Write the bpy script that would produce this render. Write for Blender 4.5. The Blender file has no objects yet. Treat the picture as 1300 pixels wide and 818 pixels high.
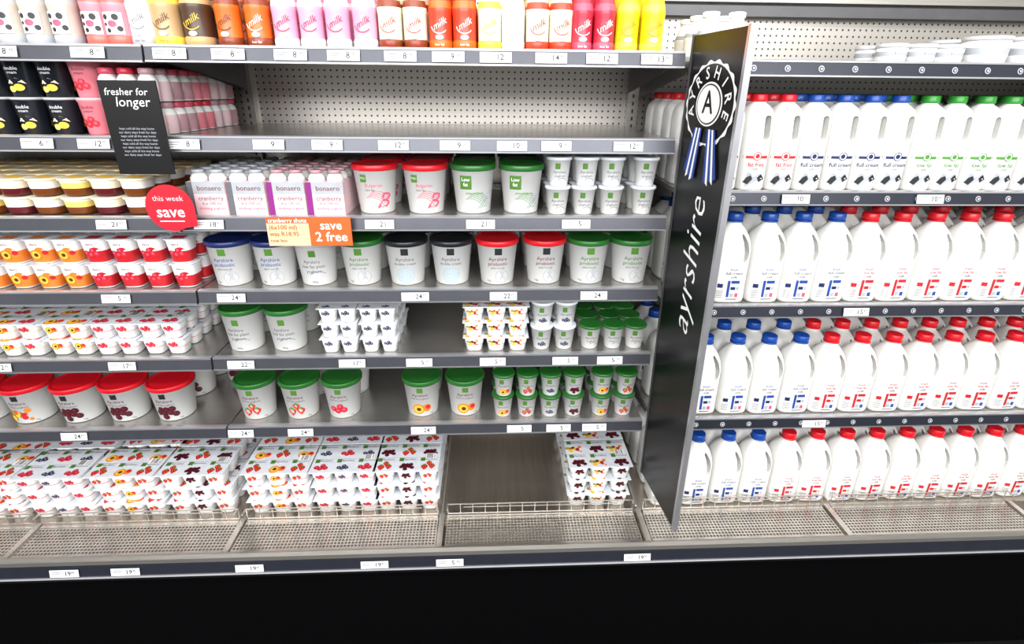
import bpy, math, random
from mathutils import Matrix, Vector
random.seed(7)
SC=bpy.context.scene
# ---------------------------------------------------------------- materials
def lin(c):
    return tuple(((v/255)/12.92 if v/255<=.04045 else ((v/255+.055)/1.055)**2.4) for v in c)
MAT={}
def mk(name,rgb,rough=.4,metal=0.,noise=.06,scale=20,aniso=None,coat=0,spec=.5,bump=0):
    m=bpy.data.materials.new(name); m.use_nodes=True
    nt=m.node_tree; b=nt.nodes['Principled BSDF']
    b.inputs['Roughness'].default_value=rough; b.inputs['Metallic'].default_value=metal
    b.inputs['Coat Weight'].default_value=coat
    b.inputs['Specular IOR Level'].default_value=spec
    tc=nt.nodes.new('ShaderNodeTexCoord'); mp=nt.nodes.new('ShaderNodeMapping')
    if aniso: mp.inputs['Scale'].default_value=aniso
    nz=nt.nodes.new('ShaderNodeTexNoise'); nz.inputs['Scale'].default_value=scale; nz.inputs['Detail'].default_value=3
    cr=nt.nodes.new('ShaderNodeValToRGB')
    c=lin(rgb)
    cr.color_ramp.elements[0].position=.3; cr.color_ramp.elements[1].position=.7
    cr.color_ramp.elements[0].color=tuple(v*(1-noise) for v in c)+(1,)
    cr.color_ramp.elements[1].color=tuple(min(1,v*(1+noise)) for v in c)+(1,)
    nt.links.new(tc.outputs['Object'],mp.inputs[0]); nt.links.new(mp.outputs[0],nz.inputs['Vector'])
    nt.links.new(nz.outputs['Fac'],cr.inputs[0]); nt.links.new(cr.outputs[0],b.inputs['Base Color'])
    if bump:
        bp=nt.nodes.new('ShaderNodeBump'); bp.inputs['Strength'].default_value=bump; bp.inputs['Distance'].default_value=.002
        nt.links.new(nz.outputs['Fac'],bp.inputs['Height']); nt.links.new(bp.outputs[0],b.inputs['Normal'])
    MAT[name]=m; return m
mk('white_plastic',(236,236,234),.35,noise=.02)
mk('milk_plastic',(232,231,227),.38,noise=.02)
mk('tub_white',(236,236,234),.3,noise=.02)
mk('paper_white',(240,240,240),.6,noise=.01)
mk('foil_white',(216,220,226),.3,noise=.06,scale=60,bump=.2)
mk('cream',(236,224,196),.4); mk('yellow_cream',(234,208,110),.4); mk('amber',(110,56,20),.3); mk('berry_layer',(88,20,30),.3)
mk('red_lid',(200,18,32),.32,noise=.03); mk('green_lid',(34,98,36),.32,noise=.03); mk('navy_lid',(22,36,86),.32,noise=.03)
mk('black_lid',(24,27,32),.3,noise=.03); mk('pale_lid',(205,208,204),.3)
mk('blue_cap',(16,66,150),.35); mk('red_cap',(206,20,34),.35); mk('green_cap',(42,134,44),.35)
mk('ink_green',(72,118,40),.5); mk('ink_black',(26,28,30),.5); mk('ink_grey',(96,98,104),.5); mk('ink_lightgrey',(168,172,178),.5)
mk('ink_pink',(206,80,108),.5); mk('ink_red',(194,26,38),.5); mk('ink_blue',(30,68,152),.5); mk('ink_navy',(22,36,88),.5)
mk('ink_leaf',(76,140,50),.5); mk('ink_orange',(232,124,36),.5); mk('ink_yellow',(242,188,56),.5); mk('ink_purple',(132,24,122),.5)
mk('ink_darkberry',(64,14,26),.45); mk('ink_blueberry',(42,40,76),.45); mk('ink_skyblue',(136,186,208),.5); mk('ink_maroon',(108,14,28),.5)
mk('ink_brown',(82,46,24),.5); mk('ink_palepink',(232,200,204),.5)
mk('b_pink',(232,156,184),.35); mk('b_rose',(210,76,100),.35); mk('b_tan',(184,148,104),.35); mk('b_brown',(66,42,26),.35)
mk('b_orange',(212,98,26),.35); mk('b_coral',(210,58,28),.35); mk('b_yellow',(240,208,68),.35); mk('b_beige',(186,176,166),.35)
mk('b_lemon',(238,212,20),.35); mk('b_redpink',(198,40,62),.35); mk('b_mauve',(180,138,146),.35); mk('b_cola',(128,52,22),.35); mk('b_salmon',(226,98,88),.35)
mk('cup_orange',(232,128,48),.35); mk('cup_red',(192,34,42),.35); mk('cup_black',(26,30,38),.3); mk('cup_pink',(228,128,140),.35); mk('cup_peach',(240,182,128),.35); mk('cup_grey',(190,190,192),.35)
mk('steel',(160,156,150),.32,.75,noise=.08,scale=8,aniso=(1,30,30))
mk('steel_shelf',(170,167,163),.26,.8,noise=.08,scale=6,aniso=(1,25,25))
mk('steel_back',(170,165,158),.28,.75,noise=.1,scale=6,aniso=(25,1,1))
mk('steel_deck',(176,167,156),.22,.85,noise=.1,scale=5,aniso=(20,1,1))
mk('steel_bright',(208,202,194),.25,.8,noise=.05)
mk('rail_dark',(72,73,80),.32,.45,noise=.06); mk('rail_navy',(44,46,56),.32,.35,noise=.06)
mk('rail_edge',(196,196,200),.28,.75,noise=.04)
mk('bracket_grey',(84,84,86),.45,.5)
mk('kick_black',(3,3,4),.8,noise=.1,spec=.05); mk('sign_black',(12,12,14),.3,noise=.05,spec=.4)
mk('case_liner',(150,148,145),.5,.2); mk('rubber_dark',(14,12,14),.6,spec=.2)
mk('sign_red',(188,22,42),.4); mk('sign_orange',(216,92,34),.45); mk('sign_peach',(240,188,150),.45)
mk('wall_paint',(190,188,184),.8); mk('floor_tile',(20,20,21),.75,noise=.1,scale=4,spec=.1); mk('ceiling_paint',(225,225,222),.9)
def perforated():
    m=bpy.data.materials.new('perforated_steel'); m.use_nodes=True; nt=m.node_tree; b=nt.nodes['Principled BSDF']
    N=nt.nodes.new; L=nt.links.new
    tc=N('ShaderNodeTexCoord'); mp=N('ShaderNodeMapping'); mp.inputs['Scale'].default_value=(1/.02,1/.02,1/.02)
    L(tc.outputs['Object'],mp.inputs[0])
    sx=N('ShaderNodeSeparateXYZ'); L(mp.outputs[0],sx.inputs[0])
    def cell(o):
        f=N('ShaderNodeMath'); f.operation='FRACT'; L(o,f.inputs[0])
        s=N('ShaderNodeMath'); s.operation='SUBTRACT'; L(f.outputs[0],s.inputs[0]); s.inputs[1].default_value=.5
        p=N('ShaderNodeMath'); p.operation='MULTIPLY'; L(s.outputs[0],p.inputs[0]); L(s.outputs[0],p.inputs[1]); return p.outputs[0]
    a=N('ShaderNodeMath'); a.operation='ADD'; L(cell(sx.outputs['X']),a.inputs[0]); L(cell(sx.outputs['Z']),a.inputs[1])
    lt=N('ShaderNodeMath'); lt.operation='LESS_THAN'; L(a.outputs[0],lt.inputs[0]); lt.inputs[1].default_value=.026
    mx=N('ShaderNodeMix'); mx.data_type='RGBA'
    mx.inputs['A'].default_value=lin((168,163,156))+(1,); mx.inputs['B'].default_value=lin((54,54,56))+(1,)
    L(lt.outputs[0],mx.inputs['Factor']); L(mx.outputs['Result'],b.inputs['Base Color'])
    b.inputs['Metallic'].default_value=.7; b.inputs['Roughness'].default_value=.36
    MAT['perforated_steel']=m
perforated()
# ---------------------------------------------------------------- text cache
TC={}
def text2d(s,size,shear=0,align='CENTER',off=0):
    k=(s,shear,align,off)
    if k not in TC:
        cu=bpy.data.curves.new('tmp','FONT'); cu.body=s; cu.size=1; cu.shear=shear; cu.align_x=align; cu.align_y='CENTER'; cu.resolution_u=2; cu.offset=off
        ob=bpy.data.objects.new('tmp',cu); SC.collection.objects.link(ob)
        dg=bpy.context.evaluated_depsgraph_get(); dg.update()
        me=ob.evaluated_get(dg).to_mesh()
        TC[k]=([(v.co.x,v.co.y) for v in me.vertices],[tuple(p.vertices) for p in me.polygons])
        bpy.data.objects.remove(ob); bpy.data.curves.remove(cu)
    v,f=TC[k]; return [(a*size,b*size) for a,b in v],f
# ---------------------------------------------------------------- mesh builder
class MB:
    def __init__(s): s.v=[];s.f=[];s.m=[];s.sm=[];s.mats=[]
    def mi(s,m):
        if m not in s.mats: s.mats.append(m)
        return s.mats.index(m)
    def add(s,v,f,m,smooth=False):
        o=len(s.v); s.v+=[tuple(p) for p in v]; k=s.mi(m)
        for q in f: s.f.append(tuple(i+o for i in q)); s.m.append(k); s.sm.append(smooth)
    def box(s,x0,x1,y0,y1,z0,z1,m):
        v=[(x,y,z) for z in (z0,z1) for y in (y0,y1) for x in (x0,x1)]
        s.add(v,[(0,2,3,1),(4,5,7,6),(0,1,5,4),(1,3,7,5),(3,2,6,7),(2,0,4,6)],m)
    def prism(s,pts,x0,x1,m):
        n=len(pts); v=[(x0,)+p for p in pts]+[(x1,)+p for p in pts]
        s.add(v,[tuple(range(n)),tuple(range(2*n-1,n-1,-1))]+[(i,i+n,(i+1)%n+n,(i+1)%n) for i in range(n)],m)
    def loft(s,rings,mats,smooth=True,caps=True,capm=None):
        n=len(rings[0]); v=[p for r in rings for p in r]
        o=len(s.v); s.v+=[tuple(p) for p in v]
        for k in range(len(rings)-1):
            m=mats if isinstance(mats,str) else mats[k]
            for i in range(n):
                j=(i+1)%n; s.f.append((o+k*n+i,o+k*n+j,o+(k+1)*n+j,o+(k+1)*n+i)); s.m.append(s.mi(m)); s.sm.append(smooth)
        if caps:
            m0=mats if isinstance(mats,str) else mats[0]; m1=mats if isinstance(mats,str) else mats[-1]
            s.f.append(tuple(o+i for i in range(n-1,-1,-1))); s.m.append(s.mi(m0)); s.sm.append(False)
            s.f.append(tuple(o+(len(rings)-1)*n+i for i in range(n))); s.m.append(s.mi(capm or m1)); s.sm.append(False)
    def rev(s,prof,mats,n=24,cx=0,cy=0,z0=0,**k):
        s.loft([[(cx+r*math.cos(2*math.pi*i/n),cy+r*math.sin(2*math.pi*i/n),z0+z) for i in range(n)] for r,z in prof],mats,**k)
    def sq(s,prof,mats,e=4,n=32,cx=0,cy=0,z0=0,**k):
        def se(t,p): return math.copysign(abs(t)**(2/e),t)
        s.loft([[(cx+q[0]*se(math.cos(2*math.pi*i/n),e),cy+q[1]*se(math.sin(2*math.pi*i/n),e),z0+q[2]) for i in range(n)] for q in prof],mats,**k)
    def shape(s,v,f,mp,m,k=0): s.add([mp(a,b,k) for a,b in v],f,m)
    def rect(s,x0,x1,z0,z1,mp,m,k=0,nx=6):
        v=[(x0+(x1-x0)*i/nx,z) for z in (z0,z1) for i in range(nx+1)]
        s.shape(v,[(i,i+1,i+nx+2,i+nx+1) for i in range(nx)],mp,m,k)
    def disc(s,cx,cz,r,mp,m,k=0,n=14,rz=None):
        rz=rz or r
        v=[(cx,cz)]+[(cx+r*math.cos(2*math.pi*i/n),cz+rz*math.sin(2*math.pi*i/n)) for i in range(n)]
        s.shape(v,[(0,1+i,1+(i+1)%n) for i in range(n)],mp,m,k)
    def ring(s,cx,cz,r,w,mp,m,k=0,n=20,a0=0,a1=2*math.pi):
        v=[];
        for i in range(n+1):
            a=a0+(a1-a0)*i/n; v+=[(cx+(r-w)*math.cos(a),cz+(r-w)*math.sin(a)),(cx+r*math.cos(a),cz+r*math.sin(a))]
        s.shape(v,[(2*i,2*i+1,2*i+3,2*i+2) for i in range(n)],mp,m,k)
    def poly(s,pts,mp,m,k=0): s.shape(pts,[tuple(range(len(pts)))],mp,m,k)
    def text(s,t,x,z,size,mp,m,k=0,shear=0,rot=0,align='CENTER',off=0):
        v,f=text2d(t,size,shear,align,off); c,sn=math.cos(rot),math.sin(rot)
        s.shape([(x+a*c-b*sn,z+a*sn+b*c) for a,b in v],f,mp,m,k)
    def build(s,name):
        me=bpy.data.meshes.new(name); me.from_pydata(s.v,[],s.f)
        for m in s.mats: me.materials.append(MAT[m])
        me.polygons.foreach_set('material_index',s.m); me.polygons.foreach_set('use_smooth',s.sm); me.update(); return me
def fmap(y,x0=0,z0=0): return lambda a,b,k:(x0+a,y-.0006*(k+1),z0+b)
def tmap(z,x0=0,y0=0): return lambda a,b,k:(x0+a,y0+b,z+.0006*(k+1))
def cmap(r0,r1,h,off=0):
    def f(a,b,k):
        r=r0+(r1-r0)*b/h; t=a/r+off; r+=.0006*(k+1); return (r*math.sin(t),-r*math.cos(t),b)
    return f
def group(name):
    e=bpy.data.objects.new(name,None); e.empty_display_size=.05; SC.collection.objects.link(e); return e
def obj(name,me,parent=None,loc=(0,0,0),rz=0):
    o=bpy.data.objects.new(name,me); SC.collection.objects.link(o); o.location=loc; o.rotation_euler=(0,0,rz)
    if parent: o.parent=parent
    return o
def fruit(b,mp,x,z,s,kind,k=0):
    if kind=='straw':
        for dx,dz,q in ((-.5,0,1),(1.1,.2,.9),(.4,1.2,.8)):
            X,Z=x+dx*s,z+dz*s
            b.poly([(X,Z-s*q),(X+s*.6*q,Z-s*.3*q),(X+s*.8*q,Z+s*.3*q),(X+s*.4*q,Z+s*.65*q),(X-s*.4*q,Z+s*.65*q),(X-s*.8*q,Z+s*.3*q),(X-s*.6*q,Z-s*.3*q)],mp,'ink_red',k)
            b.poly([(X-s*.5*q,Z+s*.6*q),(X,Z+s*.4*q),(X+s*.5*q,Z+s*.6*q),(X,Z+s*.95*q)],mp,'ink_leaf',k+1)
            for i,j in ((-.3,0),(.3,.1),(0,-.4)): b.disc(X+i*s*q,Z+j*s*q,s*.08,mp,'ink_yellow',k+1,n=6)
    elif kind=='peach':
        b.disc(x,z,s*1.1,mp,'ink_orange',k); b.disc(x,z,s*.85,mp,'ink_yellow',k+1); b.disc(x+s*.1,z,s*.4,mp,'ink_brown',k+2)
        b.disc(x+s*1.5,z+s*.2,s*.8,mp,'ink_orange',k); b.disc(x+s*1.7,z+s*.4,s*.45,mp,'ink_red',k+1)
    elif kind=='berry':
        for dx,dz in ((0,0),(1.1,.2),(-1,.1),(.5,.9),(-.5,.9),(1.5,1),(.1,-.8),(1.9,-.2)):
            b.disc(x+dx*s*.8,z+dz*s*.8,s*.5,mp,'ink_darkberry',k,n=9); b.disc(x+dx*s*.8-s*.1,z+dz*s*.8+s*.12,s*.22,mp,'ink_maroon',k+1,n=7)
    elif kind=='rasp':
        for dx,dz in ((0,0),(1.2,.2),(.5,1),(-.9,.4)):
            b.disc(x+dx*s*.9,z+dz*s*.9,s*.6,mp,'ink_red',k,n=10); b.disc(x+dx*s*.9,z+dz*s*.9+s*.1,s*.3,mp,'ink_pink',k+1,n=7)
    elif kind=='blue':
        for dx,dz in ((0,0),(1.1,.2),(.4,.9),(-.9,.3)):
            b.disc(x+dx*s*.8,z+dz*s*.8,s*.5,mp,'ink_blueberry',k,n=9); b.disc(x+dx*s*.8,z+dz*s*.8,s*.18,mp,'ink_lightgrey',k+1,n=6)
    elif kind=='muesli':
        rr=random.Random(3)
        for i in range(18): b.disc(x+rr.uniform(-1.8,1.8)*s,z+rr.uniform(-.8,.9)*s,s*rr.uniform(.25,.5),mp,rr.choice(['ink_brown','ink_orange','ink_leaf','ink_yellow','ink_red']),k+i%3,n=7)
# ---------------------------------------------------------------- products
def tub(name,lid,r0=.0455,r1=.0565,h=.122,logo='ink_green',deco='plain',ink='ink_grey',kind=None,fs=.017):
    b=MB(); body=[(r0-.004,0),(r0,.003),(r1,h-.006),(r1+.002,h-.006),(r1+.002,h)]
    b.rev(body,'tub_white',n=32)
    L=h-.008; R=r1+.0045
    b.rev([(R-.001,L),(R,L+.002),(R,L+.012),(R-.0015,L+.0145),(R-.005,L+.0145),(R-.007,L+.012),(R-.012,L+.012)],lid,n=36)
    mp=cmap(r0,r1,h)
    if deco=='bulg':
        b.rect(-.032,-.014,.084,.104,mp,logo); b.text('FULL',-.023,.095,.007,mp,'paper_white',1)
        b.text('Bulgarian',0.004,.076,.0125,mp,ink); b.text('low fat',-.006,.064,.009,mp,'ink_grey')
        b.text('B',.022,.034,.060,mp,ink,shear=.45)
        for i in range(5): b.ring(-.006+i*.004,.010+i*.004,.036,.0012,mp,ink,a0=.4,a1=1.9)
    elif deco=='big':
        b.rect(-.034,-.002,.066,.102,mp,logo); b.text('Low\nfat',-.018,.085,.013,mp,'paper_white',1,off=.01)
        b.text('plain yoghurt',0.006,.056,.009,mp,ink); b.text('B',.024,.032,.060,mp,'ink_lightgrey',shear=.45)
        for i in range(5): b.ring(-.006+i*.004,.006+i*.004,.036,.0012,mp,ink,a0=.4,a1=1.9)
    elif deco=='fig':
        b.rect(-.009,.011,.090,.109,mp,logo)
        b.text('Ayrshire',.0,.077,.015,mp,ink); b.text('probiotic',.0,.063,.015,mp,ink); b.text('plain low fat',0,.051,.008,mp,'ink_grey')
        b.ring(.012,.026,.019,.0012,mp,'ink_lightgrey')
        b.poly([(.004,.012),(.010,.028),(.006,.038),(.012,.042),(.018,.038),(.015,.028),(.023,.013),(.012,.024)],mp,'ink_lightgrey'); b.disc(.012,.046,.0035,mp,'ink_lightgrey',n=8)
        b.text('1kg',-.026,.012,.009,mp,'ink_grey')
    elif deco=='swirl':
        b.rect(-.009,.011,.090,.109,mp,logo)
        b.text('Ayrshire',.0,.077,.015,mp,ink); b.text('double cream',.0,.064,.011,mp,ink)
        for q in (.024,.018,.012,.006): b.ring(.0,.031,q,.0015,mp,'ink_skyblue',n=18)
    elif deco=='plain':
        b.rect(-.008,.010,.086,.104,mp,logo)
        b.text('Ayrshire',-.003,.071,.013,mp,'ink_grey'); b.text('low fat plain',0,.057,.013,mp,'ink_grey'); b.text('yoghurt',0,.043,.013,mp,'ink_grey')
        b.ring(.01,.014,.03,.0012,mp,'ink_grey',a0=.8,a1=2.4); b.text('500g',.0,.012,.008,mp,'ink_grey')
    elif deco=='fruit':
        b.rect(-.008,.010,h-.032,h-.015,mp,logo)
        b.text('Ayrshire',.0,h-.042,.014,mp,'ink_maroon'); b.text('low fat yoghurt',0,h-.054,.009,mp,'ink_grey')
        fruit(b,mp,-.006,.030,fs,kind)
        b.text('1kg',.034,.010,.008,mp,'ink_grey')
    return b.build(name)
def cup(name,lid,logo='ink_green',kind=None,r0=.0235,r1=.031,h=.072,text='Ayrshire'):
    b=MB()
    b.rev([(r0-.002,0),(r0,.002),(r1,h-.004),(r1+.002,h-.004),(r1+.002,h-.002)],'tub_white',n=20)
    b.rev([(r1+.003,h-.005),(r1+.0035,h-.003),(r1+.0035,h+.001),(r1+.0015,h+.003)],lid,n=22)
    mp=cmap(r0,r1,h)
    b.rect(-.013,.000,.045,.060,mp,logo,nx=3); b.text(text,-.001,.037,.010,mp,'ink_grey')
    if kind: fruit(b,mp,-.003,.017,.0095,kind)
    else: b.text('yoghurt',0,.027,.009,mp,'ink_grey'); b.ring(.006,.006,.016,.001,mp,'ink_grey',a0=.6,a1=2.4)
    return b.build(name)
def jug(name,cap,ink,w=.0475,h=.256):
    b=MB(); d=w
    P=[(w*.86,d*.86,0),(w*.96,d*.96,.004),(w,d,.012),(w*.985,d*.985,.06),(w,d,.11),(w,d,.150),(w*.985,d*.97,.165),(w*.93,d*.89,.182),(w*.82,d*.78,.198),(w*.66,d*.64,.211),(w*.48,d*.48,.222),(w*.37,d*.38,.229),(w*.345,d*.36,.234),(w*.345,d*.36,.238)]
    def se(t,e): return math.copysign(abs(t)**(2/e),t)
    rings=[]; n=40
    for hw,hd,z in P:
        e=4.6 if z<.16 else max(2,4.6-(z-.16)/.06*2.6)
        rings.append([(hw*se(math.cos(2*math.pi*i/n),e),hd*se(math.sin(2*math.pi*i/n),e),z) for i in range(n)])
    b.loft(rings,'milk_plastic')
    me=b.build(name+'_raw')
    c=MB()
    pts=[(.0275,.128),(.0298,.150),(.0250,.178),(.016,.198)]; rs=[.0050,.0072,.0068,.004]
    R=[(x,z,r) for (x,z),r in zip(pts,rs)]
    left=[(x-r,z) for x,z,r in R]; right=[(x+r,z) for x,z,r in R]
    out=[(pts[0][0],pts[0][1]-.006)]+right+[(pts[-1][0]-.001,pts[-1][1]+.005)]+left[::-1]
    m=len(out); v=[(x,-.08,z) for x,z in out]+[(x,.08,z) for x,z in out]
    c.add(v,[tuple(range(m)),tuple(range(2*m-1,m-1,-1))]+[(i,i+m,(i+1)%m+m,(i+1)%m) for i in range(m)],'milk_plastic')
    me=boolean(me,c.build('cut'),name)
    q=MB(); q.rev([(.0175,.2375),(.0215,.238),(.0218,.240),(.0215,h-.002),(.020,h)],cap,n=24)
    q.rev([(.0225,.232),(.0225,.2345),(.0165,.237)],cap,n=24)
    def mp(a,z,k):
        y=d*(max(0,1-abs(a/w)**4.6))**(1/4.6); return (a,-y-.0006*(k+1),z)
    i2='ink_red' if ink=='ink_red' else 'ink_navy'; i3='ink_blue' if ink=='ink_red' else 'ink_pink'
    q.text('fresh',.002,.102,.011,mp,ink); q.text('full cream' if ink=='ink_blue' else 'low fat',.004,.091,.012,mp,i2); q.text('milk',.004,.080,.011,mp,'ink_grey')
    # label motif: column, two bars and plain colour swatches
    q.rect(-.011,-.004,.020,.070,mp,ink,1,nx=1)
    q.rect(-.001,.022,.061,.070,mp,ink,1,nx=2)
    q.rect(-.001,.012,.042,.051,mp,i2,1,nx=2)
    q.rect(.015,.022,.042,.051,mp,'ink_lightgrey',1,nx=1)
    q.rect(-.001,.009,.020,.032,mp,'ink_lightgrey',1,nx=1)
    q.rect(.013,.022,.020,.032,mp,i3,1,nx=1)
    q.rect(-.011,.020,.012,.015,mp,'ink_grey',0,nx=2)
    for i in range(5): q.rect(-.040,-.022,.018+i*.005,.0195+i*.005,mp,'ink_grey',1,nx=2)
    q.rect(-.038,-.024,.048,.060,mp,i2,1,nx=2)
    return join(me,q.build(name+'_q'),name)
def bottle1(name,cap,ink,txt):
    w,d=.0368,.041; b=MB()
    P=[(w*.9,d*.9,0),(w,d,.005),(w,d,.14),(w,d*.99,.180),(w*.98,d*.95,.194),(w*.90,d*.84,.205),(w*.70,d*.64,.214),(w*.50,d*.45,.219),(w*.46,d*.41,.226)]
    n=40; rings=[]
    def se(t,e): return math.copysign(abs(t)**(2/e),t)
    for hw,hd,z in P:
        e=4.2 if z<.18 else max(2,4.2-(z-.18)/.035*2.2)
        rings.append([(hw*se(math.cos(2*math.pi*i/n),e),hd*se(math.sin(2*math.pi*i/n),e),z) for i in range(n)])
    b.loft(rings,'milk_plastic'); me=b.build(name+'_raw')
    c=MB(); out=[]
    for i in range(16):
        a=2*math.pi*i/16; out.append((.015+.0085*math.cos(a)-(.002 if math.sin(a)>0 else 0),.161+.007*math.sin(a)+(.022 if math.sin(a)>0 else -.024)))
    m=len(out); v=[(x,-.08,z) for x,z in out]+[(x,.08,z) for x,z in out]
    c.add(v,[tuple(range(m)),tuple(range(2*m-1,m-1,-1))]+[(i,i+m,(i+1)%m+m,(i+1)%m) for i in range(m)],'milk_plastic')
    me=boolean(me,c.build('cut'),name)
    q=MB(); q.rev([(.019,.222),(.0205,.223),(.0208,.225),(.0205,.238),(.019,.240)],cap,n=24)
    def mp(a,z,k):
        y=d*(max(0,1-abs(a/w)**4.2))**(1/4.2); return (a,-y-.0006*(k+1),z)
    q.rect(-.034,.034,.083,.090,mp,ink,0,nx=10); q.disc(0,.089,.0115,mp,'paper_white',1); q.ring(0,.089,.011,.002,mp,ink,2); q.disc(0,.089,.006,mp,ink,2)
    q.text(txt,0,.067,.0150,mp,ink,0,off=.015); q.text('milk',0,.056,.009,mp,'ink_grey',0)
    q.poly([(-.033,.028),(-.022,.034),(-.018,.047),(-.008,.045),(-.004,.036),(.008,.040),(.016,.046),(.024,.036),(.033,.038),(.033,.012),(.02,.020),(.01,.026),(-.004,.018),(-.02,.010),(-.033,.014)],mp,'ink_lightgrey',0)
    q.poly([(-.028,.022),(-.02,.035),(-.010,.040),(-.004,.030),(-.016,.016)],mp,'ink_black',1); q.poly([(.008,.034),(.018,.043),(.028,.030),(.014,.022)],mp,'ink_black',1)
    return join(me,q.build(name+'_q'),name)
def boolean(me,cut,name):
    a=bpy.data.objects.new('a',me); c=bpy.data.objects.new('c',cut); SC.collection.objects.link(a); SC.collection.objects.link(c)
    m=a.modifiers.new('b','BOOLEAN'); m.operation='DIFFERENCE'; m.object=c; m.solver='EXACT'
    dg=bpy.context.evaluated_depsgraph_get(); dg.update()
    r=bpy.data.meshes.new_from_object(a.evaluated_get(dg)); r.name=name
    bpy.data.objects.remove(a); bpy.data.objects.remove(c)
    return r
def join(m1,m2,name):
    b=MB()
    for me in (m1,m2):
        mats=[m.name if m else 'milk_plastic' for m in me.materials] or ['milk_plastic']
        o=len(b.v); b.v+=[tuple(v.co) for v in me.vertices]
        for p in me.polygons:
            b.f.append(tuple(i+o for i in p.vertices)); b.m.append(b.mi(mats[min(p.material_index,len(mats)-1)]))
            b.sm.append(p.use_smooth and len(p.vertices)<=4)
    return b.build(name)
def flav(name,body,band,cap,ink='ink_maroon',cow=False,txt='milk',r=.0285,zs=1):
    b=MB()
    P=[(r-.003,0),(r,.003),(r,.018),(r-.0015,.022),(r-.001,.075),(r,.082),(r,.090),(r-.003,.105),(r-.008,.125),(r-.012,.138),(r-.013,.146),(r-.013,.150)]
    P=[(a,z*zs) for a,z in P]
    b.rev(P,[band,band,band,body,body,body,band,body,body,body,body],n=26)
    b.rev([(r-.011,.148*zs),(r-.010,.149*zs),(r-.010,.166*zs),(r-.012,.168*zs)],cap,n=20)
    mp=cmap(r+.0003,r+.0003,1)
    if cow:
        b.rect(-.022,.022,.024,.070,mp,'paper_white',0,nx=8)
        for x,z,q in ((-.014,.06,.006),(.008,.060,.007),(.014,.036,.006),(-.010,.032,.005),(-.016,.045,.004)): b.disc(x,z,q,mp,'ink_black',1,n=9)
        b.disc(0,.046,.009,mp,'ink_pink',2,rz=.007)
    elif txt:
        b.text(txt,0,.056,.021,mp,ink,0,shear=.4,rot=.5); b.disc(.0,.028,.010,mp,'ink_lightgrey',0,rz=.006); b.text('low fat',0,.012,.008,mp,ink,0)
        b.ring(0,.056,.021,.002,mp,ink,1,a0=3.4,a1=5.6)
    return b.build(name)
def smallbottle(name,body,cap):
    b=MB(); r=.022
    b.rev([(r-.002,0),(r,.003),(r,.046),(r-.004,.056),(r-.009,.062),(r-.009,.066)],['tub_white',body,'tub_white','tub_white','tub_white'],n=18)
    b.rev([(r-.006,.062),(r-.005,.064),(r-.005,.074),(r-.007,.076)],cap,n=16)
    mp=cmap(r,r,1); b.text('yog',0,.026,.012,mp,'ink_maroon',0)
    return b.build(name)
def darkcup(name,body,kind,lid='cup_grey'):
    b=MB(); r0,r1,h=.027,.034,.082
    b.rev([(r0-.002,0),(r0,.002),(r1,h-.006),(r1+.002,h-.004),(r1+.002,h-.001)],body,n=22)
    b.rev([(r1+.0015,h-.002),(r1+.0035,h-.001),(r1+.0035,h+.003),(r1,h+.004)],lid,n=22)
    mp=cmap(r0,r1,h); w=body=='cup_black'
    b.text('double',0,.064,.011,mp,'paper_white' if w else 'ink_maroon'); b.text('cream',0,.055,.009,mp,'paper_white' if w else 'ink_maroon')
    if w:
        b.poly([(-.020,.030),(-.012,.038),(.004,.043),(.016,.038),(.022,.030),(.010,.034),(-.006,.030)],mp,'cream',0)
        b.disc(.006,.022,.011,mp,'ink_yellow',1,rz=.008); b.disc(-.009,.018,.009,mp,'yellow_cream',2,rz=.007)
    else: fruit(b,mp,-.004,.024,.013,kind,1)
    return b.build(name)
def dessert(name,l1,l2):
    b=MB()
    b.sq([(.026,.026,0),(.029,.029,.006),(.031,.031,.020),(.032,.032,.034),(.034,.034,.040)],[l2,l2,l1,'cream'],e=3.2,n=28,smooth=True)
    b.sq([(.0355,.0355,.040),(.036,.036,.0415),(.036,.036,.044),(.034,.034,.0455)],'cream',e=3.6,n=28)
    b.rect(-.02,.02,-.015,.015,tmap(.0455),'ink_yellow')
    return b.build(name)
def fruitcup(name,col,kind):
    b=MB()
    P=[(.0235,.0235,0),(.025,.025,.004),(.029,.029,.036),(.031,.031,.060),(.0325,.0325,.066)]
    b.sq(P,['tub_white',col,'tub_white','tub_white'],e=3.2,n=28)
    b.sq([(.034,.034,.066),(.0345,.0345,.0675),(.034,.034,.069)],'foil_white',e=4,n=28)
    def mp(a,z,k):
        hw=.0245+(.031-.0245)*z/.06; y=hw*(max(0,1-abs(a/hw)**3.2))**(1/3.2); return (a,-y-.0008-.0006*k,z)
    b.disc(.008,.034,.013,mp,col,0); fruit(b,mp,-.004,.026,.013,kind,1); b.text('dairy',-.002,.055,.010,mp,'ink_maroon')
    t=tmap(.069); b.rect(-.018,.018,-.022,.006,t,col); b.text('snack',0,.016,.011,t,'ink_grey')
    return b.build(name)
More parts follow.
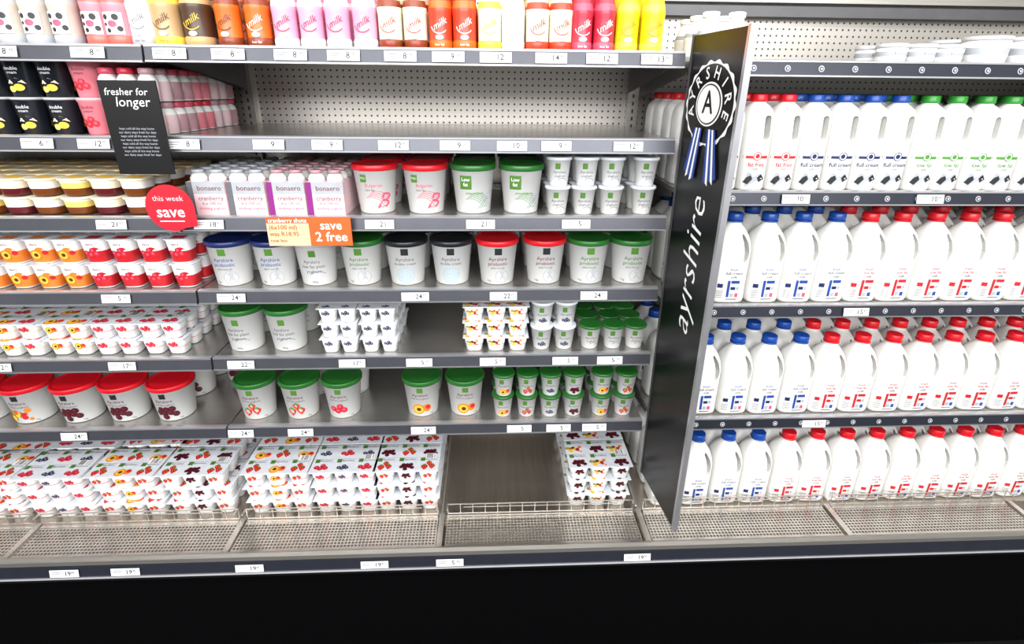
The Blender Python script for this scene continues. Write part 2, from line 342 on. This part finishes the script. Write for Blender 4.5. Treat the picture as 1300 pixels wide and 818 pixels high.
def sixpack(name,kinds,nx=3,ny=2,w=.205,d=.135,h=.055,band='ink_red',seed=1):
    b=MB(); cw,cd=w/nx,d/ny
    for i in range(nx):
        for j in range(ny):
            cx=-w/2+cw*(i+.5); cy=-d/2+cd*(j+.5)
            b.sq([(cw*.33,cd*.33,0),(cw*.36,cd*.36,.003),(cw*.40,cd*.40,h*.45),(cw*.42,cd*.42,h*.5),(cw*.455,cd*.455,h-.003)],['tub_white','tub_white',band,'tub_white'],e=3.4,n=24,cx=cx,cy=cy)
            if j==0:
                y0=cy-cd*.41; fruit(b,fmap(y0-.0015,cx,0),-.003,h*.60,.009,kinds[i%len(kinds)])
    b.box(-w/2,w/2,-d/2,d/2,h-.003,h-.0005,'foil_white')
    t=tmap(h-.0005)
    for i in range(nx):
        for j in range(ny):
            cx=-w/2+cw*(i+.5); cy=-d/2+cd*(j+.5); kd=kinds[(i+j)%len(kinds)]
            fruit(b,t,cx-.004,cy-.014,.0145 if cw>.06 else .009,kd)
            b.rect(cx-.026,cx-.012,cy+.012,cy+.027,t,'ink_green',2,nx=1); b.text('Ayrshire',cx+.008,cy+.020,.011,t,'ink_grey',2)
            b.rect(cx-.032 if cw>.06 else cx-.028,cx+.030 if cw>.06 else cx+.026,cy+.0285,cy+.0305,t,'ink_lightgrey',0,nx=1)
    rr=random.Random(seed)
    b.rect(w/2-.045,w/2-.012,-.012,.014,t,'paper_white',4,nx=1)
    for i in range(9):
        if rr.random()<.8: b.rect(w/2-.042+i*.003,w/2-.0405+i*.003,-.010,.012,t,'ink_black',5,nx=1)
    return b.build(name)
def shotbox(name,stripe,w=.094,d=.14,h=.086):
    b=MB(); b.box(-w/2,w/2,-d/2,d/2,0,h,'ink_palepink')
    for i in range(2):
        for j in range(3):
            cx=-w/4+i*w/2; cy=-d/3+j*d/3
            b.rev([(.021,h),(.021,h+.008),(.017,h+.016),(.014,h+.019),(.014,h+.022)],['tub_white']*4,n=16,cx=cx,cy=cy)
            b.rev([(.0155,h+.020),(.0155,h+.028),(.014,h+.029)],'ink_lightgrey' if stripe=='ink_grey' else 'b_mauve',n=14,cx=cx,cy=cy)
    mp=fmap(-d/2)
    b.rect(-w/2,-w/2+.014,0,h,mp,stripe,0,nx=1); b.rect(-w/2+.014,w/2,.056,h,mp,'ink_lightgrey',0,nx=1)
    b.text('bonaero',.008,.070,.018,mp,'ink_maroon',1); b.text('cranberry',.008,.044,.016,mp,'ink_maroon',0); b.text('6 x 100 ml',.008,.031,.011,mp,'ink_grey',0)
    b.text('drinking yoghurt',.008,.018,.010,mp,'ink_pink',0)
    return b.build(name)
def flattub(name,r,h):
    b=MB(); b.rev([(r*.85,0),(r*.88,.002),(r*.94,h*.35),(r*.96,h*.6),(r*.97,h-.008)],['tub_white','tub_white','ink_lightgrey','tub_white'],n=28); b.rev([(r,h-.010),(r+.001,h-.008),(r+.001,h-.002),(r-.002,h),(r-.006,h),(r-.008,h-.002)],'cup_grey',n=28)
    mp=cmap(r*.86,r*.97,h); b.text('cheese',0,h*.45,h*.3,mp,'ink_grey',1); return b.build(name)
# ---------------------------------------------------------------- case
Z=[1.888,1.688,1.490,1.288,1.0845,.852]; ZR=[1.872,1.557,1.232,.852]; ZD=.517
YB=.515; XE=2.96
case=group('refrigerated_display_case')
def shelf(x0,x1,z,rail,depth=YB-.02):
    b=MB()
    b.box(x0,x1,0,depth,z-.018,z-.004,'steel_shelf')
    b.box(x0,x1,-.004,.004,z-.034,z,'rail_edge')
    b.prism([(-.004,z-.002),(-.010,z-.004),(-.016,z-.036),(-.004,z-.038)],x0,x1,rail)
    b.prism([(-.004,z+.0005),(-.0115,z-.0015),(-.0115,z-.0055),(-.004,z-.005)],x0,x1,'rail_edge')
    b.prism([(-.004,z-.0365),(-.0175,z-.0345),(-.0175,z-.038),(-.004,z-.039)],x0,x1,'rail_edge')
    b.box(x0+.01,x1-.01,.004,.012,z-.034,z-.018,'steel')
    for x in (x0+.001,x1-.004):
        b.prism([(depth,z-.10),(depth,z-.018),(.08,z-.018),(.08,z-.034)],x,x+.003,'bracket_grey')
    if rail=='rail_navy':
        mp=lambda a,c,k:(a,-.0135-.0006*(k+1)-( z-.019-c)*.19,c)
        x=x0+.05
        while x<x1-.03:
            b.disc(x,z-.020,.0075,mp,'ink_lightgrey',0); b.disc(x,z-.020,.005,mp,'rail_navy',1); b.disc(x,z-.020,.0025,mp,'paper_white',2,n=8); x+=.0835
    return obj('shelf',b.build('shelf'),case)
for i,z in enumerate(Z):
    shelf(-1.25,-.004,z-.001,'rail_dark'); shelf(.002,1.25,z,'rail_dark')
for z in ZR: shelf(1.285,XE-.01,z,'rail_navy')
b=MB()
b.box(-1.25,XE,YB,YB+.01,1.665,2.3,'perforated_steel'); b.box(-1.25,1.275,YB,YB+.01,.45,1.665,'steel_back'); b.box(1.275,XE,YB,YB+.01,.45,1.665,'steel_back')
obj('back_panel',b.build('back_panel'),case)
b=MB()
for x in (-1.23,0,1.267,2.93):
    b.box(x-.018,x+.018,YB-.022,YB-.001,.5,2.25,'steel')
    for i in range(70): b.box(x-.003,x+.003,YB-.0235,YB-.0215,.55+i*.024,.562+i*.024,'ink_black')
b.box(1.29,2.91,YB-.05,YB-.002,2.02,2.05,'bracket_grey'); b.box(1.29,2.91,YB-.05,YB-.002,2.06,2.12,'steel')
obj('uprights',b.build('uprights'),case)
b=MB()
b.box(-1.25,XE,-.028,YB,ZD-.03,ZD-.006,'steel_deck')
for x in (-.6245,-.001,.6255,1.262,1.895,2.525):
    b.box(x-.008,x+.008,-.16,-.028,ZD-.012,ZD+.002,'steel_bright')
for x in (-.001,.6255,1.262): b.box(x-.003,x+.003,-.028,YB,ZD-.006,ZD+.001,'steel_bright')
b.box(-1.25,XE,-.162,-.028,ZD-.034,ZD-.030,'steel_deck')
obj('deck',b.build('deck'),case)
b=MB()
b.prism([(-.16,ZD-.06),(-.16,ZD+.004),(-.168,ZD+.007),(-.178,ZD+.002),(-.180,ZD-.010),(-.166,ZD-.012),(-.166,ZD-.06)],-1.25,XE,'steel')
b.prism([(-.166,ZD-.010),(-.182,ZD-.011),(-.190,ZD-.042),(-.166,ZD-.046)],-1.25,XE,'rail_navy')
b.prism([(-.166,ZD-.044),(-.193,ZD-.042),(-.195,ZD-.046),(-.166,ZD-.049)],-1.25,XE,'rail_edge')
b.box(-1.25,XE,-.188,-.15,ZD-.062,ZD-.048,'rubber_dark')
obj('bumper',b.build('bumper'),case)
b=MB(); b.box(-1.25,XE,-.15,YB,.0,ZD-.062,'kick_black'); obj('plinth',b.build('plinth'),case)
b=MB(); b.box(-1.30,-1.255,-.17,YB+.02,0,2.35,'case_liner'); b.box(XE+.005,XE+.05,-.17,YB+.02,0,2.35,'case_liner'); b.box(-1.30,XE+.05,.12,YB+.02,2.30,2.45,'case_liner'); b.box(-1.30,XE+.05,YB+.012,YB+.05,0,2.45,'case_liner')
obj('cabinet',b.build('cabinet'),case)
def grille(w):
    b=MB(); n=int(w/.0105)
    for i in range(n+1): x=-w/2+w*i/n; b.box(x-.0014,x+.0014,-.157,-.036,ZD-.010,ZD-.005,'steel_bright')
    for j in range(12): y=-.157+.121*j/11; b.box(-w/2,w/2,y-.0016,y+.0016,ZD-.0095,ZD-.0045,'steel_bright')
    b.box(-w/2,w/2,-.160,-.150,ZD-.012,ZD-.002,'steel_bright'); b.box(-w/2,w/2,-.044,-.030,ZD-.012,ZD-.002,'steel_bright')
    return b.build('grille')
def fence(w):
    b=MB()
    for z in (.003,.040): b.box(-w/2,w/2,-.031,-.028,ZD+z-.0015,ZD+z+.0015,'steel_bright')
    b.box(-w/2+.05,w/2-.05,-.031,-.028,ZD+.0265,ZD+.029,'steel_bright')
    n=int(w/.040)
    for i in range(n+1): x=-w/2+w*i/n; b.box(x-.001,x+.001,-.0285,-.0265,ZD-.004,ZD+.0405,'steel_bright')
    for x in (-w/2,w/2): b.box(x-.002,x+.002,-.055,-.027,ZD+.038,ZD+.042,'steel_bright')
    return b.build('wire_fence')
gm,fm=grille(.60),fence(.60)
for x in (-.936,-.313,.312,.944,1.578,2.21):
    obj('air_grille',gm,case,(x,0,0)); obj('wire_fence',fm,case,(x,0,0))
# ---------------------------------------------------------------- price tickets
tk=group('shelf_price_tickets')
def ticket(x,z,y=-.0145,num='24',w=.074,tilt=.19):
    b=MB(); b.box(-w/2,w/2,-.001,.0,-.0115,.0115,'paper_white')
    mp=fmap(-.001); b.text(num,.010,.0,.019,mp,'ink_black',off=.015); b.text('95',.025,.003,.010,mp,'ink_black',off=.01); b.rect(-.034,-.008,.004,.0055,mp,'ink_grey',nx=1); b.rect(-.034,-.012,-.001,.0005,mp,'ink_grey',nx=1); b.rect(-.034,-.018,-.007,-.006,mp,'ink_grey',nx=1)
    o=obj('ticket',b.build('ticket'),tk,(x,y-.003,z-.020)); o.rotation_euler=(-tilt,0,0)
TK={0:[(-.31,'8'),(-.12,'8'),(.06,'8'),(.19,'8'),(.33,'8'),(.45,'8'),(.58,'8'),(.69,'9'),(.80,'12'),(.93,'14'),(1.05,'12'),(1.18,'13')],
1:[(-.29,'6'),(-.16,'12'),(.05,'8'),(.25,'9'),(.39,'9'),(.55,'12'),(.70,'9'),(.84,'10'),(.95,'9'),(1.13,'12')],
2:[(-.17,'21'),(.07,'18'),(.50,'21'),(.76,'21'),(1.01,'5')],
3:[(-.21,'5'),(.09,'24'),(.58,'24'),(.82,'22'),(1.07,'24')],
4:[(-.58,'12'),(-.245,'17'),(.08,'22'),(.39,'17'),(.58,'5'),(.79,'5'),(1.00,'5'),(1.13,'5')],
5:[(-.44,'24'),(.04,'24'),(.215,'24'),(.58,'24'),(.87,'5'),(.99,'5'),(1.10,'5')]}
for k,l in TK.items():
    for x,n in l: ticket(x,Z[k],num=n)
for x,n in ((1.585,'10'),(1.95,'10')): ticket(x,ZR[1],num=n,y=-.016)
ticket(1.83,ZR[2],num='15',y=-.016); ticket(1.79,ZR[3],num='15',y=-.016)
for x,n in ((-.44,'19'),(-.27,'19'),(.08,'19'),(.44,'19'),(.66,'5'),(1.22,'19')): ticket(x,ZD-.008,num=n,y=-.187,w=.08)
# ---------------------------------------------------------------- placement helper
def fill(g,meshes,xs,z,y0,dy,ny,tiers=1,th=.08,jit=.05,pn='item',mess=0):
    for ix,x in enumerate(xs):
        me=meshes[ix%len(meshes)] if isinstance(meshes,list) else meshes
        for j in range(ny):
            for t in range(tiers):
                q=.002+mess*t
                obj(pn,me,g,(x+random.uniform(-q,q),y0+dy*j+random.uniform(-q,q),z+th*t),random.uniform(-jit,jit))
S=lambda i:Z[i]-.0038
SR=lambda i:ZR[i]-.0038
# --- top shelf: flavoured milk
fb={}
def F(k,*a,**kw):
    if k not in fb: fb[k]=flav('flavoured_milk_'+k,*a,**kw)
    return fb[k]
seq=[(-.018,F('white','paper_white','ink_lightgrey','white_plastic','ink_grey')),(.037,F('tan','b_tan','b_yellow','b_tan','ink_brown',r=.0325)),(.106,F('brown','b_brown','b_tan','b_brown','ink_yellow',r=.0335)),
(.178,F('orange','b_orange','b_cola','b_orange','ink_brown')),(.243,F('cola','b_orange','b_cola','b_cola','paper_white')),
(.306,F('pinkw','b_pink','paper_white','b_pink','ink_red')),(.368,F('pinkw')),(.430,F('pinkw')),(.492,F('pinkw')),
(.552,F('orw','cream','b_cola','b_orange','ink_red')),(.612,F('orw')),(.669,F('coral','b_coral','b_orange','b_coral','paper_white')),(.728,F('coral')),
(.785,F('cream','cream','b_yellow','b_yellow','ink_yellow')),(.842,F('cream2','paper_white','cream','cream','ink_lightgrey')),
(.900,F('redw','cream','b_coral','b_yellow','ink_red')),(.957,F('redw')),(1.010,F('rose','b_redpink','b_rose','b_redpink','paper_white',r=.026)),(1.062,F('rose')),
(1.118,F('lemon','b_lemon','b_yellow','b_lemon','ink_orange')),(1.180,F('lemon'))]
g=group('flavoured_milk_bottles')
for x,me in seq: fill(g,me,[x],S(0),.045,.068,6,pn='bottle')
cowm=[flav('cow_'+n,c,c2,'white_plastic',cow=True,r=.030) for n,c,c2 in (('a','b_beige','ink_lightgrey'),('b','cup_pink','b_salmon'))]
for x,k in ((-.86,0),(-.80,0),(-.74,0),(-.68,0),(-.61,0),(-.55,0),(-.49,0),(-.43,0),(-.365,0),(-.305,0),(-.243,0),(-.18,0),(-.122,1),(-.075,1)): fill(g,cowm[k],[x-(.01 if k==0 else 0)],S(0),.045,.066,5,pn='bottle')
g=group('white_milk_bottles')
wm=flav('plain_white_bottle','tub_white','ink_lightgrey','white_plastic','ink_lightgrey',r=.030,txt='',zs=.66)
fill(g,wm,[1.325,1.393],SR(0),.06,.08,3,pn='bottle')
# --- shelf 2 left
g=group('dessert_yogurt_cups'); dc=darkcup('double_cream_cup','cup_black','peach'); fill(g,dc,[-.87,-.795,-.72,-.645,-.57,-.49,-.415,-.34,-.265],S(1),.062,.075,4,2,.086,pn='cup')
pc=darkcup('pink_cup','cup_pink','rasp'); fill(g,pc,[-.188],S(1),.062,.075,5,2,.086,pn='cup')
g=group('drinking_yogurt_bottles'); sb=[smallbottle('drink_a','b_mauve','b_rose'),smallbottle('drink_b','cup_pink','b_redpink'),smallbottle('drink_c','ink_palepink','b_mauve')]
for x,k in ((-.128,0),(-.081,1),(-.034,2)):
    for j in range(9): fill(g,sb[(k+j//2)%3],[x],S(1),.04+.048*j,.048,1,2,.078,pn='bottle')
# --- shelf 3
g=group('layered_dessert_pots'); ds=[dessert('dessert_a','yellow_cream','amber'),dessert('dessert_b','cream','berry_layer'),dessert('dessert_c','white_plastic','amber')]
fill(g,ds,[-.95+.075*i for i in range(12)],S(2),.05,.075,5,2,.0475,jit=.02,pn='pot')
g=group('drinking_yogurt_multipacks'); s1,s2=shotbox('pack_grey','ink_grey'),shotbox('pack_purple','ink_purple')
for x,m in ((.062,s1),(.161,s1),(.263,s2),(.362,s2)): fill(g,m,[x],S(2),.085,.15,2,jit=.01,pn='pack')
g=group('yogurt_tubs')
t_rb=tub('tub_red_b','red_lid',deco='bulg',ink='ink_pink'); t_gb=tub('tub_green_b','green_lid',deco='big',ink='ink_leaf')
fill(g,[t_rb,t_rb,t_gb,t_gb],[.481,.611,.741,.871],S(2),.073,.128,3,pn='tub')
c_g=cup('cup_green_label','foil_white'); c_gl=cup('cup_green_lid','green_lid')
g2=group('small_yogurt_cups'); fill(g2,c_g,[.968,1.038,1.110,1.196],S(2),.045,.07,4,2,.0755,pn='cup')
# --- shelf 4
g=group('yogurt_tubs')
tt=[tub('tub_navy','navy_lid',logo='ink_green',deco='fig',ink='ink_blue'),tub('tub_pale','pale_lid',deco='plain'),tub('tub_green_f','green_lid',logo='ink_green',deco='fig',ink='ink_green'),
tub('tub_black','black_lid',logo='ink_black',deco='swirl',ink='ink_grey'),tub('tub_red_f','red_lid',logo='ink_black',deco='fig',ink='ink_maroon'),tub('tub_green_s','green_lid',logo='ink_green',deco='fig',ink='ink_green')]
X4=[.066,.187,.303,.425,.551,.677,.806,.937,1.065,1.186]
fill(g,[tt[i] for i in (0,0,1,2,3,3,4,4,5,5)],X4,S(3),.073,.128,3,pn='tub')
g3=group('fruit_snack_cups'); fo=[fruitcup('snack_orange','cup_orange','peach'),fruitcup('snack_red','cup_red','rasp')]
for x in [-.046-.072*i for i in range(13)]: fill(g3,fo[0] if x<-.31 else fo[1],[x],S(3),.045,.072,4,2,.0695,jit=.03,pn='cup')
# --- shelf 5
g=group('yogurt_tubs')
tp=tub('tub_plain','green_lid',deco='plain',h=.125); fill(g,tp,[.067,.193],S(4),.073,.128,2,pn='tub')
g4=group('yogurt_multipacks')
q4=[sixpack('fourpack_'+k,kd,2,2,.125,.125,.050,band=bd) for k,kd,bd in (('a',['rasp'],'cup_pink'),('b',['peach'],'cup_peach'),('c',['peach','rasp'],'yellow_cream'))]
fill(g4,[q4[0],q4[0],q4[1],q4[2],q4[1],q4[0],q4[2]],[-.145-.130*i for i in range(7)],S(4),.075,.130,3,2,.0505,jit=.02,pn='pack')
g4=group('yogurt_multipacks')
q5=sixpack('fourpack_white',['blue'],2,2,.108,.110,.047,band='tub_white'); fill(g4,q5,[.350,.464],S(4),.065,.115,2,3,.0475,jit=.03,pn='pack')
g4=group('yogurt_multipacks')
q6=sixpack('threepack',['muesli'],3,2,.19,.125,.048,band='ink_lightgrey'); fill(g4,q6,[.80],S(4),.072,.13,2,3,.0485,jit=.01,pn='pack')
g2=group('small_yogurt_cups')
c_b=cup('cup_blue','foil_white',kind='blue'); fill(g2,c_b,[.935,1.003],S(4),.045,.07,3,2,.0755,pn='cup')
fill(g2,c_gl,[1.078,1.148,1.212],S(4),.045,.07,4,1,pn='cup')
# --- shelf 6
g=group('yogurt_tubs')
tw=[tub('tub_muesli','red_lid',r0=.050,r1=.061,h=.115,deco='fruit',kind='muesli',logo='ink_black',fs=.021),tub('tub_berry','red_lid',r0=.050,r1=.061,h=.115,deco='fruit',kind='berry',logo='ink_black',fs=.020)]
fill(g,[tw[0],tw[1],tw[1],tw[1]],[-.607,-.466,-.327,-.19],S(5),.077,.135,3,pn='tub')
fill(g,[tw[1]],[-1.03,-.89,-.75],S(5),.077,.135,2,pn='tub'); fill(g,[tw[1]],[-.082],S(5),.30,.135,1,pn='tub')
g=group('yogurt_tubs')
ts=[tub('tub_straw','green_lid',deco='fruit',kind='straw',logo='ink_green'),tub('tub_rasp','green_lid',deco='fruit',kind='rasp',logo='ink_green'),tub('tub_peach','green_lid',deco='fruit',kind='peach',logo='ink_green')]
for x,m in ((.067,ts[0]),(.199,ts[0]),(.328,ts[1])): fill(g,m,[x],S(5),.073,.128,1 if x<.1 else 2,pn='tub')
g=group('yogurt_tubs')
fill(g,ts[2],[.572,.704],S(5),.073,.128,2,pn='tub')
g2=group('small_yogurt_cups')
cs=[cup('cup_'+k,'green_lid',kind=k) for k in ('peach','straw','blue','berry')]
for x,a in ((.822,0),(.895,1),(.968,2),(1.041,3),(1.128,0),(1.200,1)): fill(g2,cs[a],[x],S(5),.042,.07,3,2,.0755,pn='cup')
# --- bottom deck multipacks
sp=[sixpack('sixpack_straw',['straw','peach'],seed=2),sixpack('sixpack_berry',['straw','berry'],band='ink_palepink',seed=3),sixpack('sixpack_mix',['rasp','blue'],seed=4),sixpack('sixpack_dark',['berry','muesli'],band='cup_grey',seed=5)]
zd=ZD-.0055
g4=group('yogurt_multipacks')
for x,m in ((.108,sp[0]),(.318,sp[2]),(.516,sp[1])): fill(g4,m,[x],zd,.055,.14,3,3,.0555,jit=.008,pn='pack')
g4=group('yogurt_multipacks'); fill(g4,sp[3],[1.135],zd,.055,.14,3,3,.0555,jit=.02,pn='pack')
g4=group('yogurt_multipacks')
for i,m in enumerate((sp[1],sp[0],sp[2],sp[0],sp[1])): fill(g4,m,[-.14-.213*i],zd,.06,.14,3,3,.0555,jit=.03,pn='pack',mess=.005)
# --- right module milk
g=group('milk_bottles')
br,bb,bg=bottle1('bottle_red','red_cap','ink_red','fat free'),bottle1('bottle_blue','blue_cap','ink_navy','full cream'),bottle1('bottle_green','green_cap','ink_leaf','low fat')
for i in range(20):
    x=1.329+.0757*i; m=br if x<1.570 else (bb if x<1.93 else bg); fill(g,m,[x],SR(1),.055,.086,5,jit=.02,pn='bottle')
jb,jr=jug('jug_blue','blue_cap','ink_blue'),jug('jug_red','red_cap','ink_red')
g=group('milk_jugs')
for i in range(15):
    x=1.373+.0975*i; fill(g,jb if x<1.83 else jr,[x],SR(2),.06,.101,4,jit=.04,pn='jug')
g=group('milk_jugs')
for i in range(16):
    x=1.345+.0985*i; fill(g,jb if x<1.77 else jr,[x],SR(3),.06,.101,4,jit=.04,pn='jug')
g=group('milk_jugs')
for i in range(15):
    x=1.355+.1*i; fill(g,jb if x<1.69 else jr,[x],zd,.035,.101,4,jit=.04,pn='jug')
g=group('cheese_tubs'); f1,f2=flattub('tub_small',.036,.046),flattub('tub_large',.052,.066)
fill(g,f1,[1.80,1.875,1.95],SR(0),.06,.08,2,pn='tub'); fill(g,f2,[2.055,2.17,2.29,2.41],SR(0),.07,.12,2,pn='tub')
# ---------------------------------------------------------------- signs
b=MB(); W=.236; b.box(-.005,.005,-W,0,.663,1.919,'sign_black'); b.box(-.007,.007,-W-.004,-W+.006,.66,1.922,'rail_edge'); b.box(-.007,.007,-.006,.001,.66,1.922,'bracket_grey')
mpv=lambda a,c,k:(-.005-.0006*(k+1),-.130+c,1.392+a)
b.text('ayrshire',0,0,.108,mpv,'paper_white',0,shear=.25,off=-.008)
yc,zc=-.118,1.772
mpb=lambda a,c,k:(-.005-.0006*(k+1),yc-a,zc+c)
nn=96; b.poly([((.108+.003*math.cos(18*t))*math.cos(t),(.090+.003*math.cos(18*t))*math.sin(t)) for t in [2*math.pi*i/nn for i in range(nn)]],mpb,'paper_white',1)
b.disc(0,0,.101,mpb,'sign_black',2,n=40,rz=.084); b.disc(0,0,.058,mpb,'paper_white',3,n=36,rz=.047); b.disc(0,0,.053,mpb,'sign_black',4,n=36,rz=.043)
b.disc(0,0,.049,mpb,'paper_white',5,n=36,rz=.040); b.text('A',0,0.002,.068,mpb,'sign_black',6,off=.012)
for i,ch in enumerate('AYRSHIRE'):
    a=math.radians(196-i*30.5); b.text(ch,.079*math.cos(a),.0655*math.sin(a),.036,mpb,'paper_white',4,rot=a-math.pi/2,off=.012)
for sx,tip in ((-1,-.01),(1,.012)):
    for i in range(5):
        x0=sx*(.006+.010*i)+tip; x1=x0+sx*.010
        b.poly([(x0*.7,-.052),(x1*.7,-.052),(x1*1.05+sx*.006,-.165-(.012 if i%2 else 0)+i*.003),(x0*1.05+sx*.006,-.171+i*.003)],mpb,'ink_blue' if i%2==0 else 'paper_white',7)
obj('category_fin_sign',b.build('category_fin_sign'),None,(1.266,-.018,0),.105)
b=MB(); b.box(-.064,.064,-.002,.002,-.105,.105,'sign_black'); mp=fmap(-.002)
b.text('fresher for',-.006,.080,.022,mp,'paper_white',shear=.15); b.text('longer',.004,.058,.030,mp,'paper_white',shear=.15)
for i in range(8): b.text('our dairy stays fresh for days' if i%2 else 'kept cold all the way home',0,.0-i*.0085,.0072,mp,'ink_lightgrey')
b.box(-.004,.004,.002,.020,-.035,-.020,'rail_edge')
obj('freshness_sign_card',b.build('freshness_sign_card'),None,(-.036,-.040,1.705))
b=MB(); mp=fmap(-.002); b.rev([(.058,-.002),(.058,.002)],'sign_red',n=40)
b.v=[(x,z,y) for x,y,z in b.v]; b.f=[tuple(reversed(q)) for q in b.f]
b.poly([(-.005,-.0555),(.060,-.045),(.060,.005),(0,.01)],mp,'sign_red',0)
b.text('save',0,-.010,.040,mp,'paper_white',1,off=.012); b.text('this week',.0,.024,.019,mp,'ink_palepink',1); b.rect(-.03,.03,-.034,-.031,mp,'ink_palepink',1)
b.box(-.004,.004,.002,.014,-.03,-.018,'rail_edge')
obj('round_save_tag',b.build('round_save_tag'),None,(-.006,-.034,1.516))
b=MB(); b.box(-.105,.105,-.0015,.0015,-.037,.037,'sign_orange'); mp=fmap(-.0015)
b.rect(-.105,.0,-.037,.022,mp,'sign_peach',0,nx=1); b.text('cranberry shots',-.100,.029,.015,mp,'paper_white',1,align='LEFT',off=.01)
b.text('(6x100 ml)',-.100,.011,.016,mp,'sign_orange',1,align='LEFT',off=.01); b.text('was R18.95',-.100,-.006,.016,mp,'sign_orange',1,align='LEFT',off=.01); b.text('now less',-.100,-.023,.012,mp,'ink_brown',1,align='LEFT')
b.text('save',.055,.016,.032,mp,'paper_white',1,off=.012); b.text('2 free',.054,-.014,.034,mp,'paper_white',1,off=.012)
b.box(-.004,.004,.0015,.014,.02,.03,'rail_edge')
obj('promotional_shelf_sign',b.build('promotional_shelf_sign'),None,(.327,-.036,1.456))
# ---------------------------------------------------------------- room
def plane(name,x0,x1,y0,y1,z0,z1,m):
    b=MB(); b.box(x0,x1,y0,y1,z0,z1,m); return obj(name,b.build(name))
plane('floor',-4,5.5,-6,1,-.05,0,'floor_tile'); plane('wall_back',-4,5.5,YB+.06,YB+.16,0,3.4,'wall_paint'); plane('ceiling',-4,5.5,-6,1,3.4,3.5,'ceiling_paint')
def area(name,loc,rot,sx,sy,e,col=(1,1,1)):
    l=bpy.data.lights.new(name,'AREA'); l.shape='RECTANGLE'; l.size=sx; l.size_y=sy; l.energy=e; l.color=col
    o=bpy.data.objects.new(name,l); SC.collection.objects.link(o); o.location=loc; o.rotation_euler=rot; return o
area('ceiling_light_aisle',(.6,-1.9,3.3),(math.radians(32),0,0),5,.6,95,(1,.99,.975))
area('fill_light_far',(.8,-4.4,2.9),(math.radians(66),0,0),7,.9,330,(.98,.99,1))  # added fill lamp behind the camera, brightens the shelf fronts and lower shelves
area('case_canopy_light',(.85,-.12,2.28),(math.radians(12),0,0),4.1,.10,11,(1,.98,.95))
w=bpy.data.worlds.new('World'); SC.world=w; w.use_nodes=True
w.node_tree.nodes['Background'].inputs[0].default_value=(.98,.99,1,1); w.node_tree.nodes['Background'].inputs[1].default_value=.72
SC.view_settings.view_transform='Standard'; SC.view_settings.look='None'; SC.view_settings.exposure=0
# ---------------------------------------------------------------- camera
yaw,pit,rol=.0457,.3652,.0101
f=Vector((math.sin(yaw)*math.cos(pit),math.cos(yaw)*math.cos(pit),-math.sin(pit)))
r0=Vector((math.cos(yaw),-math.sin(yaw),0)); u0=r0.cross(f)
r=r0*math.cos(rol)+u0*math.sin(rol); u=-r0*math.sin(rol)+u0*math.cos(rol)
cd=bpy.data.cameras.new('camera'); cd.sensor_width=36; cd.lens=661.02*36/1300; cd.shift_y=-45/1300; cd.clip_start=.02
co=bpy.data.objects.new('camera',cd); SC.collection.objects.link(co)
M=Matrix((r,u,-f)).transposed().to_4x4(); M.translation=Vector((.7829,-1.3419,1.8027)); co.matrix_world=M
SC.camera=co
